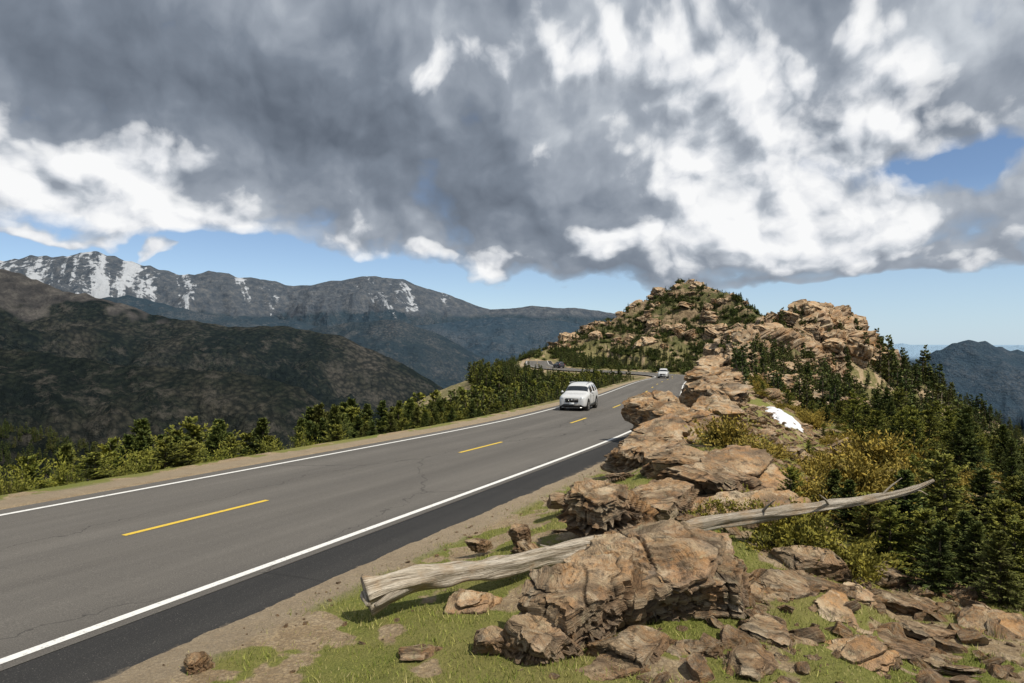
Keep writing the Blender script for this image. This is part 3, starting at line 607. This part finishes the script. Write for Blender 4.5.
for px,py,Y_,s in [(800,575,10,1.5),(845,590,9.8,1.4),(790,548,11,1.5),(760,548,11.5,1.2),(725,548,11.5,1.0)]:
    x,y,z=unp(px,py,Y_); zz=zat(x,y)[0][0]; o=add('juniper_shrub',SJ[0].objects[rng.integers(0,3)].data,(x,y,zz-.02)); o.scale=(s,s,s); o.rotation_euler=(0,0,rng.uniform(0,6))
for px,py,Y_ in [(905,470,11.5),(945,455,12.),(985,470,12.5),(870,495,11.5),(925,510,10.6),(965,520,10.6),(1005,500,11.5),(1030,480,13),(1015,560,10.2),(975,560,10.),(850,520,12.),(890,540,10.8),(835,505,13),(940,560,9.8),(1000,590,9.4)]:
    x,y,z=unp(px,py,Y_); zz=zat(x,y)[0][0]; s=max(z-zz,1.)+.05; L=HP if rng.random()<.5 else HI; o=add('pine_tree' if L is HP else 'spruce_tree',L[0].objects[rng.integers(0,3)].data,(x,y,zz-.05)); o.scale=(s*1.25,s*1.25,s); o.rotation_euler=(0,0,rng.uniform(0,6))
# grass
X=rng.uniform(-5.5,8,320000); Y=5+rng.random(320000)**1.2*20; h,t,A,sd1,_,_=zat(X,Y)
ok=(t>5.15)&(rng.random(len(X))<A['grass']*.6+.03)&(sd1<5); X,Y,h=X[ok],Y[ok],h[ok]; n=len(X)
a=rz(n); hh=rng.uniform(.02,.075,n)*(1+1.1*fbm(X/.45,Y/.45,2,401)); lean=rng.normal(0,.45,(n,2))
P=np.stack([X,Y,h-.01],1); D=np.stack([lean[:,0]*hh,lean[:,1]*hh,hh],1); W=np.stack([np.cos(a),np.sin(a),0*a],1)*rng.uniform(.003,.007,n)[:,None]
V=np.stack([P-W,P+W,P+D],1).reshape(-1,3)
m,g,b=mat('grass_blades',.8); gq=g.attr('gc')
g.put(b.inputs['Base Color'],g.ramp(gq,[(0,(.085,.12,.022)),(.42,(.21,.245,.045)),(.72,(.36,.335,.11)),(1,(.50,.42,.22))]))
gc=np.repeat(np.clip(rng.random(n)*.75+.55*fbm(X/1.5,Y/1.5,2,402)+.14,0,1),3)
add('grass',mesh_np('grass',V,T=np.arange(3*n).reshape(n,3),attrs=dict(gc=gc),mats=[m]))
# snow patch
m,g,b=mat('snow',.6); b.inputs['Base Color'].default_value=(.66,.68,.72,1); SNM=m
gx,gy=np.meshgrid(np.linspace(-1,1,40),np.linspace(-1,1,60)); X=SC[0]+gx*.85+gy*.7; Y=SC[1]+gy*2.6
h=zat(X.ravel(),Y.ravel())[0].reshape(X.shape)
rad=np.sqrt(gx**2+gy**2)+.5*fbm(gx*2.2,gy*2.2,4,12); h=h+np.where(rad<.95,.26*np.sqrt(np.clip(1-rad/.95,0,1)),-.3)
add('snow_patch',mesh_np('snow_patch',np.stack([X.ravel(),Y.ravel(),h.ravel()],1),Q=grid_faces(60,40),mats=[SNM],smooth=True))

# ---------------------------------------------------------------- log
m,g,b=mat('weathered_wood',.85); co=g.attr('gr',1); n=g.noise(co,3.,7,.65); n2_=g.noise(co,14,4,.6); n0=g.noise(g.n('ShaderNodeTexCoord').outputs['Object'],2.5,4,.6)
c=g.ramp(n,[(.3,(.15,.115,.08)),(.45,(.42,.36,.28)),(.6,(.62,.56,.47)),(.75,(.70,.65,.57))]); c=g.mix(g.ramp(n2_,[(.33,.85),(.46,0.)]),c,(.07,.05,.035)); c=g.mix(g.ramp(n0,[(.50,0.),(.66,.55)]),c,(.42,.27,.14))
g.put(b.inputs['Base Color'],c); g.put(b.inputs['Normal'],g.bump(g.m('ADD',n,n2_),.9,.035)); WM=m
def tube(path,rads,ns=20,seed=0,rough=.12,nseg=None):
    path=np.array(path,float); L=np.concatenate([[0],np.cumsum(np.linalg.norm(np.diff(path,axis=0),axis=1))]); nseg=nseg or max(8,int(L[-1]/.04))
    s=np.linspace(0,L[-1],nseg); C=np.stack([np.interp(s,L,path[:,k]) for k in range(3)],1); r=np.interp(s,L,rads)
    ker=max(3,nseg//14)|1; Pd=np.pad(C,((ker//2,ker//2),(0,0)),mode='reflect',reflect_type='odd'); C=np.stack([np.convolve(Pd[:,k],np.ones(ker)/ker,'valid') for k in range(3)],1)
    T=nrm(np.gradient(C,axis=0)); U=nrm(np.cross(T,[0.02,.1,1])); W=np.cross(T,U); a=np.arange(ns+1)*2*np.pi/ns
    rad=r[:,None]*(1+rough*n3(np.stack([np.repeat(s,ns+1)*2.2,np.tile(np.cos(a),nseg)*1.4,np.tile(np.sin(a),nseg)*1.4],1),seed).reshape(nseg,ns+1)*2)
    V=C[:,None]+U[:,None]*(np.cos(a)[None]*rad)[...,None]+W[:,None]*(np.sin(a)[None]*rad)[...,None]
    gr=np.stack([np.repeat(s,ns+1)*.35,np.tile(np.cos(a),nseg),np.tile(np.sin(a),nseg)],1); gr[:,1:]*=1.3
    V=V.reshape(-1,3); Q=grid_faces(nseg,ns+1); caps=[]; n0=len(V); V=np.concatenate([V,C[[0]],C[[-1]]]); gr=np.concatenate([gr,[[0,0,0],[0,0,0]]])
    for j in range(ns): caps+= [(n0,j+1,j),(n0+1,(nseg-1)*(ns+1)+j,(nseg-1)*(ns+1)+j+1)]
    return V,Q,np.array(caps),gr
log=add('fallen_log',None)
lp=[unp(366,596,8.5),unp(385,588,8.6),unp(420,580,8.75),unp(480,570,9.0),unp(560,553,9.6),unp(610,543,9.9),unp(680,529,10.1),unp(760,515,10.1),unp(830,506,10.1),unp(880,497,10.2),unp(915,490,10.3),unp(934,480,10.3)]
rd=[.23,.18,.145,.13,.12,.115,.105,.09,.075,.06,.04,.018]
V,Q,C_,gr=tube(lp,rd,32,0,.26); add('trunk',mesh_np('trunk',V,Q=Q,T=C_,attrs=dict(gr=gr),mats=[WM],smooth=True),parent=log)
for i,(a,b_,r0) in enumerate([(lp[1],unp(362,575,8.5),.07),(lp[2],unp(375,606,8.3),.09),(lp[0],unp(368,606,8.3),.08),(lp[7],unp(775,500,9.9),.025),(lp[8],unp(820,495,9.8),.02),(lp[9],unp(902,478,10.2),.018),(lp[10],unp(928,495,10.2),.014),(lp[5],unp(640,528,9.6),.03),(lp[4],unp(540,545,9.4),.025)]):
    a=np.array(a);b_=np.array(b_); V,Q,C_,gr=tube([a,(a+b_)/2+[0,0,.02],b_],[r0,r0*.75,r0*.3],8,i+3,.15,14); add('branch_stub_%d'%(i+1),mesh_np('stub',V,Q=Q,T=C_,attrs=dict(gr=gr),mats=[WM],smooth=True),parent=log)
for i,(px,py,Y_,s) in enumerate([(895,424,30,1.6),(940,392,60,3)]):
    x,y,z=unp(px,py,Y_); zz=min(zat(x,y)[0][0],z-1); sn=add('dead_tree',None)
    V,Q,C_,gr=tube([(x,y,zz-.1),(x+.08,y,(zz+z)/2),(x+.2,y,z)],[.05*s/2,.035*s/2,.008],8,i,.1,24); add('trunk',mesh_np('t',V,Q=Q,T=C_,attrs=dict(gr=gr),mats=[WM],smooth=True),parent=sn)
    for k in range(18):
        f=rng.uniform(.2,.97); a=rng.uniform(0,6.28); l=s*.34*(1.1-f); p0=np.array((x+.15*f,y,zz+(z-zz)*f)); p1=p0+[math.cos(a)*l,math.sin(a)*l,l*.35]
        V,Q,C_,gr=tube([p0,(p0+p1)/2,p1],[.018*s/2,.012*s/2,.004],5,k,.1,8); add('branch_%d'%(k+1),mesh_np('b',V,Q=Q,T=C_,attrs=dict(gr=gr),mats=[WM],smooth=True),parent=sn)

# ---------------------------------------------------------------- car
def car(name,loc,rotz,body,s=1.):
    root=add(name,None,loc); root.rotation_euler=(0,0,rotz); root.scale=(s,s,s*1.04)
    glass=flat('car_glass',(.012,.015,.018),.06,0,.8); blk=flat('black_trim',(.015,.015,.015),.5); tyre=flat('tyre_rubber',(.02,.02,.02),.85); alloy=flat('alloy_wheel',(.45,.46,.47),.3,.8)
    chrome=flat('chrome',(.7,.7,.7),.15,1); lamp=flat('headlight_lens',(.45,.5,.55),.08); red=flat('tail_lamp',(.35,.01,.01),.2); plate=flat('licence_plate',(.55,.58,.6),.5)
    st=[(-2.32,.34,.55,.74,.82,.85,.64,.52),(-2.27,.26,.55,.80,.90,.94,.78,.64),(-2.12,.22,.58,.88,.99,1.03,.88,.74),(-1.75,.21,.60,.94,1.04,1.08,.905,.77),(-1.25,.21,.62,.98,1.08,1.12,.915,.78),(-1.02,.21,.62,1.0,1.10,1.14,.918,.78),
        (-.95,.21,.62,1.0,1.12,1.17,.918,.77),(-.42,.21,.62,1.01,1.50,1.56,.92,.68),(-.28,.21,.62,1.01,1.57,1.63,.92,.675),(.32,.21,.62,1.02,1.63,1.69,.92,.67),(.42,.21,.62,1.02,1.63,1.695,.92,.67),(1.15,.21,.62,1.04,1.62,1.685,.92,.66),(1.25,.21,.62,1.05,1.61,1.68,.92,.655),
        (1.76,.22,.63,1.09,1.58,1.64,.91,.64),(1.86,.22,.63,1.10,1.57,1.63,.905,.63),(2.10,.24,.63,1.09,1.50,1.55,.895,.61),(2.26,.28,.62,1.05,1.14,1.18,.87,.64),(2.32,.32,.60,.95,1.00,1.03,.82,.62),(2.36,.38,.58,.80,.85,.87,.72,.50)]
    V=[]
    for y,zb,zm,zbt,zte,zt,w,wr in st:
        half=[(0,zb),(w*.80,zb),(w*.97,zb+.10),(w*1.0,zm),(w*.985,zbt-.08),(w*.955,zbt),(wr,zte),(wr*.78,zt-.012),(0,zt)]
        ring=[(x,z) for x,z in half]+[(-x,z) for x,z in half[1:-1][::-1]]
        V+= [(x,y,z) for x,z in ring]
    nr_=16; Q=[];MI=[]
    for i in range(len(st)-1):
        for j in range(nr_):
            Q.append((i*nr_+j,(i+1)*nr_+j,(i+1)*nr_+(j+1)%nr_,i*nr_+(j+1)%nr_))
            jj=j if j<8 else 15-j
            mi=0
            if jj==5 and i in (7,8,10,12,14): mi=1
            if jj in (6,7) and i==6: mi=1
            if jj in (6,7) and i==15: mi=1
            if jj in (0,1): mi=2
            MI.append(mi)
    n=len(st); caps=[[*range(nr_)],[(n-1)*nr_+k for k in range(nr_)][::-1]]
    me=bpy.data.meshes.new('body'); me.from_pydata(V,[],Q+caps)
    for mm in (body,glass,blk): me.materials.append(mm)
    for k,p in enumerate(me.polygons): p.use_smooth=True; p.material_index=MI[k] if k<len(MI) else 0
    bm=bmesh.new(); bm.from_mesh(me); bmesh.ops.recalc_face_normals(bm,faces=bm.faces); bm.to_mesh(me); bm.free()
    o=add('body',me,parent=root); sb=o.modifiers.new('s','SUBSURF'); sb.levels=2; sb.render_levels=2
    def box(nm,c,d,mt,bev=.02,rot=(0,0,0)):
        bm=bmesh.new(); bmesh.ops.create_cube(bm,size=1)
        for v in bm.verts: v.co=Vector((v.co.x*d[0],v.co.y*d[1],v.co.z*d[2]))
        bmesh.ops.bevel(bm,geom=bm.edges[:],offset=min(bev,min(d)*.45),segments=2,affect='EDGES'); me=bpy.data.meshes.new(nm); bm.to_mesh(me); bm.free(); me.materials.append(mt)
        for p in me.polygons: p.use_smooth=True
        o=add(nm,me,c,root); o.rotation_euler=rot; return o
    def cyl(nm,c,r,w,mt,seg=32,bev=.03):
        bm=bmesh.new(); bmesh.ops.create_cone(bm,cap_ends=True,segments=seg,radius1=r,radius2=r,depth=w)
        ed=[e for e in bm.edges if len(e.link_faces)==2 and any(len(f.verts)>4 for f in e.link_faces)]
        bmesh.ops.bevel(bm,geom=ed,offset=bev,segments=3,affect='EDGES'); me=bpy.data.meshes.new(nm); bm.to_mesh(me); bm.free(); me.materials.append(mt)
        o=add(nm,me,c,root); o.rotation_euler=(0,math.pi/2,0); return o
    for a,sx in enumerate((-1,1)):
        for b_,yy in enumerate((-1.38,1.34)):
            tag='%d'%(a*2+b_+1)
            cyl('wheel_arch_'+tag,(sx*.80,yy,.37),.43,.25,blk,36,.01); cyl('tyre_'+tag,(sx*.81,yy,.355),.355,.235,tyre)
            cyl('rim_'+tag,(sx*.895,yy,.355),.235,.08,alloy,30,.01); cyl('hub_'+tag,(sx*.93,yy,.355),.06,.03,alloy,16,.005)
            for k in range(5):
                an=k*2*math.pi/5; box('rim_gap_%s_%d'%(tag,k),(sx*.935,yy+.145*math.cos(an),.355+.145*math.sin(an)),(.008,.055,.10),blk,.003,(an,0,0))
        box('headlight_%d'%(a+1),(sx*.64,-2.18,.86),(.34,.20,.13),lamp,.05,(.25,0,sx*.42)); box('tail_light_%d'%(a+1),(sx*.74,2.24,1.0),(.26,.14,.18),red,.04,(0,0,-sx*.4))
        box('mirror_%d'%(a+1),(sx*1.02,-.62,1.12),(.20,.12,.16),body,.05); box('roof_rail_%d'%(a+1),(sx*.60,.5,1.70),(.04,1.7,.04),alloy,.015)
        box('fog_lamp_%d'%(a+1),(sx*.62,-2.25,.42),(.22,.10,.12),blk,.03,(0,0,sx*.35)); box('side_cladding_%d'%(a+1),(sx*.915,0,.32),(.04,1.9,.16),blk,.015)
        box('door_handle_%d'%(a+1),(sx*.925,.15,.90),(.02,.2,.035),chrome,.008); box('door_gap_%d'%(a+1),(sx*.918,.37,.66),(.012,.012,.62),blk,.003); box('door_gap_rear_%d'%(a+1),(sx*.918,-.72,.66),(.012,.012,.55),blk,.003)
        for k in (0,1): box('grille_bar_%d_%d'%(a+1,k),(sx*.17,-2.35,.70),(.035,.03,.28),chrome,.012,(0,sx*.55,0))
    box('grille',(0,-2.315,.72),(.86,.07,.25),blk,.03); box('lower_intake',(0,-2.31,.40),(1.15,.08,.19),blk,.03); box('licence_plate',(0,-2.36,.52),(.32,.02,.13),plate,.005); box('bumper_lip',(0,-2.27,.28),(1.35,.10,.05),alloy,.02)
    box('badge',(0,-2.365,.75),(.10,.02,.09),chrome,.02); box('rear_bumper',(0,2.33,.42),(1.4,.10,.18),blk,.03)
    return root
WB=flat('white_car_paint',(.54,.55,.56),.22); DB=flat('dark_car_paint',(.05,.05,.06),.25)
def place(name,Yc,toff,body,flip=False,s=1.):
    i=int(np.argmax(RC[:,1]>Yc))
    c=RC[i]; n_=NR[i]; tg=TG[i]; p=(c[0]+n_[0]*toff,c[1]+n_[1]*toff,c[2]+.004)
    ang=math.atan2(tg[1],tg[0])-math.pi/2+(math.pi if flip else 0)
    return car(name,p,ang,body,s)
place('white_suv',45,-1.95,WB,s=1.0)
place('white_van',133,-1.75,WB,s=1.05)
place('dark_car',196,1.75,DB,True)

# ---------------------------------------------------------------- sky : grey cloud sheet + separate lit cumulus
SE,SA=R_(56),R_(128)
w=bpy.data.worlds.new('World'); scene.world=w; w.use_nodes=True; g=G(w.node_tree); g.N.clear()
try: w.cycles.sampling_method='NONE'
except Exception: pass
sky=g.n('ShaderNodeTexSky',sky_type='NISHITA'); sky.sun_disc=False; sky.sun_elevation=SE; sky.sun_rotation=SA; sky.altitude=3000; sky.air_density=1.; sky.dust_density=1.2; sky.ozone_density=1.5
d=g.n('ShaderNodeTexCoord').outputs['Generated']; x,y,z=g.sep(d)
A0=g.m('ARCTAN2',x,y); E0=g.m('ARCSINE',z)
lg=g.m('LOGARITHM',g.m('ADD',g.m('MAXIMUM',E0,-.02),.25),math.e)
def q(kx,kl,dx=0,dy=0,ox=0,oy=0): return g.comb(g.m('ADD',g.m('MULTIPLY',ox or A0,kx),dx),g.m('ADD',g.m('MULTIPLY',oy or lg,kl),dy),0)
wn=g.noise(q(3,1.5,5,2),1.8,4,.55); wn2=g.noise(q(3,1.5,15,8),1.8,4,.55)
w1=g.m('SUBTRACT',wn,.5); w2=g.m('SUBTRACT',wn2,.5)
A1=g.m('ADD',A0,g.m('MULTIPLY',w1,.30)); E1=g.m('ADD',E0,g.m('MULTIPLY',w2,.14))
AW=g.m('ADD',A0,g.m('MULTIPLY',w1,.09)); LW=g.m('ADD',lg,g.m('MULTIPLY',w2,.12))
def blob(px,py,rx,ry,wt):
    a0=math.atan((px-512)/F); e0=math.atan((341.5-py)/F*math.cos(a0)); sx=rx/F*math.cos(a0); sy=ry/F*.9
    u=g.m('DIVIDE',g.m('SUBTRACT',A1,a0),sx); v=g.m('DIVIDE',g.m('SUBTRACT',E1,e0),sy)
    r2=g.m('ADD',g.m('MULTIPLY',u,u),g.m('MULTIPLY',v,v)); return g.m('MULTIPLY',g.m('EXPONENT',g.m('MULTIPLY',r2,-1)),wt)
def total(lst,base):
    s=base
    for b_ in lst: s=g.m('ADD',s,blob(*b_))
    return s
def field(dx,dy):
    v=q(2.4,1.25,dx,dy,AW,LW)
    n=g.noise(v,2.2,7,.53)
    v1=g.vor(v,3.9); v2=g.vor(v,9.); v3=g.vor(v,20.)
    puff=g.m('ADD',g.m('ADD',g.m('MULTIPLY',g.m('SUBTRACT',.45,v1),.40),g.m('MULTIPLY',g.m('SUBTRACT',.45,v2),.22)),g.m('MULTIPLY',g.m('SUBTRACT',.45,v3),.10))
    return g.m('ADD',g.m('SUBTRACT',n,.5),g.m('MULTIPLY',puff,.60)),n
fa,na=field(0,0); fb,_=field(.03,.05)
relief=g.m('SUBTRACT',fa,fb)
big=g.noise(q(2.0,1.3,31,4,AW,LW),1.4,5,.52)
sh=total([(230,60,300,70,-.22),(380,140,190,48,-.30),(520,205,180,36,-.24),(950,112,110,38,-.18),(620,262,110,16,-.10),(80,165,190,40,.16),(600,80,170,70,.18),(800,190,150,50,.16),(930,40,200,40,.18),(150,222,180,20,.20),(420,60,80,40,.10),(40,60,80,40,.06)],.49)
sh=g.m('ADD',sh,g.m('MULTIPLY',g.m('SUBTRACT',big,.5),.90)); sh=g.m('ADD',sh,g.m('MULTIPLY',relief,.75)); sh=g.m('ADD',sh,g.m('MULTIPLY',fa,.30))
sheet=g.ramp(sh,[(.05,(.12,.145,.185)),(.30,(.205,.24,.295)),(.50,(.34,.38,.44)),(.70,(.58,.62,.67)),(.92,(.84,.86,.89))])
cm=total([(560,70,150,50,.32),(430,70,70,34,.18),(700,130,115,45,.28),(800,185,120,45,.30),(850,243,90,16,.28),(645,236,80,13,.30),(80,160,200,36,.26),(10,88,70,30,.28),(160,222,200,17,.28),(400,250,150,10,.24),(940,60,130,26,.10),(740,70,60,30,.12),(270,60,280,60,-.24),(390,145,150,34,-.24),(520,198,120,22,-.16),(60,243,40,7,.3),(170,262,24,5,.3)],-.09)
cc=g.m('ADD',cm,g.m('MULTIPLY',fa,1.2))
cmask=g.ramp(g.m('ADD',cc,.5),[(.49,0.),(.56,.62),(.67,1.)])
cs=g.m('ADD',g.m('ADD',.55,g.m('MULTIPLY',relief,2.7)),g.m('MULTIPLY',g.m('MINIMUM',cc,.30),.65))
cum=g.ramp(cs,[(.20,(.27,.305,.36)),(.45,(.50,.54,.595)),(.64,(.77,.79,.825)),(.86,(.95,.955,.96))])
cloud=g.mix(cmask,sheet,cum)
elc=g.ramp(g.m('MULTIPLY',E0,2.),[(.0,0.),(.10,.10),(.20,.42),(.34,.86),(1,1.)])
cv=total([(120,254,240,24,-.42),(20,210,70,14,-.30),(330,268,160,14,-.25),(60,243,45,8,.55),(170,262,26,6,.55),(930,175,110,24,-.46),(960,275,160,40,-.12),(560,252,130,24,.36),(860,250,110,14,.42),(760,274,200,9,.32),(960,262,90,7,.30),(1010,165,60,24,-.30),(690,30,60,16,-.34),(870,140,60,14,-.25),(300,215,60,10,-.1)],0.)
cv=g.m('ADD',g.m('ADD',cv,elc),g.m('ADD',g.m('MULTIPLY',g.m('SUBTRACT',na,.5),.9),g.m('MULTIPLY',fa,.8)))
alpha=g.ramp(cv,[(.42,0.),(.52,.65),(.66,1.)])
hz=g.ramp(E0,[(.0,1.),(.07,.6),(.2,0.)])
rg=g.ramp(g.m('ADD',g.m('MULTIPLY',A0,.8),.5),[(.3,.35),(.85,1.)])
bg1=g.n('ShaderNodeBackground'); skc=g.mix(g.m('MULTIPLY',g.m('MULTIPLY',hz,rg),.75),sky.outputs[0],(3.9,5.2,6.4)); g.put(bg1.inputs[0],skc); bg1.inputs[1].default_value=.12
bg2=g.n('ShaderNodeBackground'); g.put(bg2.inputs[0],cloud); bg2.inputs[1].default_value=1.
mx=g.n('ShaderNodeMixShader'); g.put(mx.inputs[0],alpha); g.L.new(bg1.outputs[0],mx.inputs[1]); g.L.new(bg2.outputs[0],mx.inputs[2])
out=g.n('ShaderNodeOutputWorld'); g.L.new(mx.outputs[0],out.inputs[0])
sd=bpy.data.lights.new('sun','SUN'); sd.energy=4.8; sd.angle=R_(.6); sd.color=(1,.925,.80); so=bpy.data.objects.new('sun',sd); scene.collection.objects.link(so)
dv=Vector((math.sin(SA)*math.cos(SE),math.cos(SA)*math.cos(SE),math.sin(SE))); so.rotation_euler=dv.to_track_quat('Z','Y').to_euler()

cam=bpy.data.cameras.new('camera'); cam.lens=24; cam.sensor_width=36; cam.clip_end=200000; cam.clip_start=.05
co=bpy.data.objects.new('camera',cam); scene.collection.objects.link(co); co.location=(0,0,CH); co.rotation_euler=(math.pi/2,0,0); scene.camera=co
scene.view_settings.view_transform='Standard'; scene.view_settings.look='None'; scene.view_settings.exposure=0
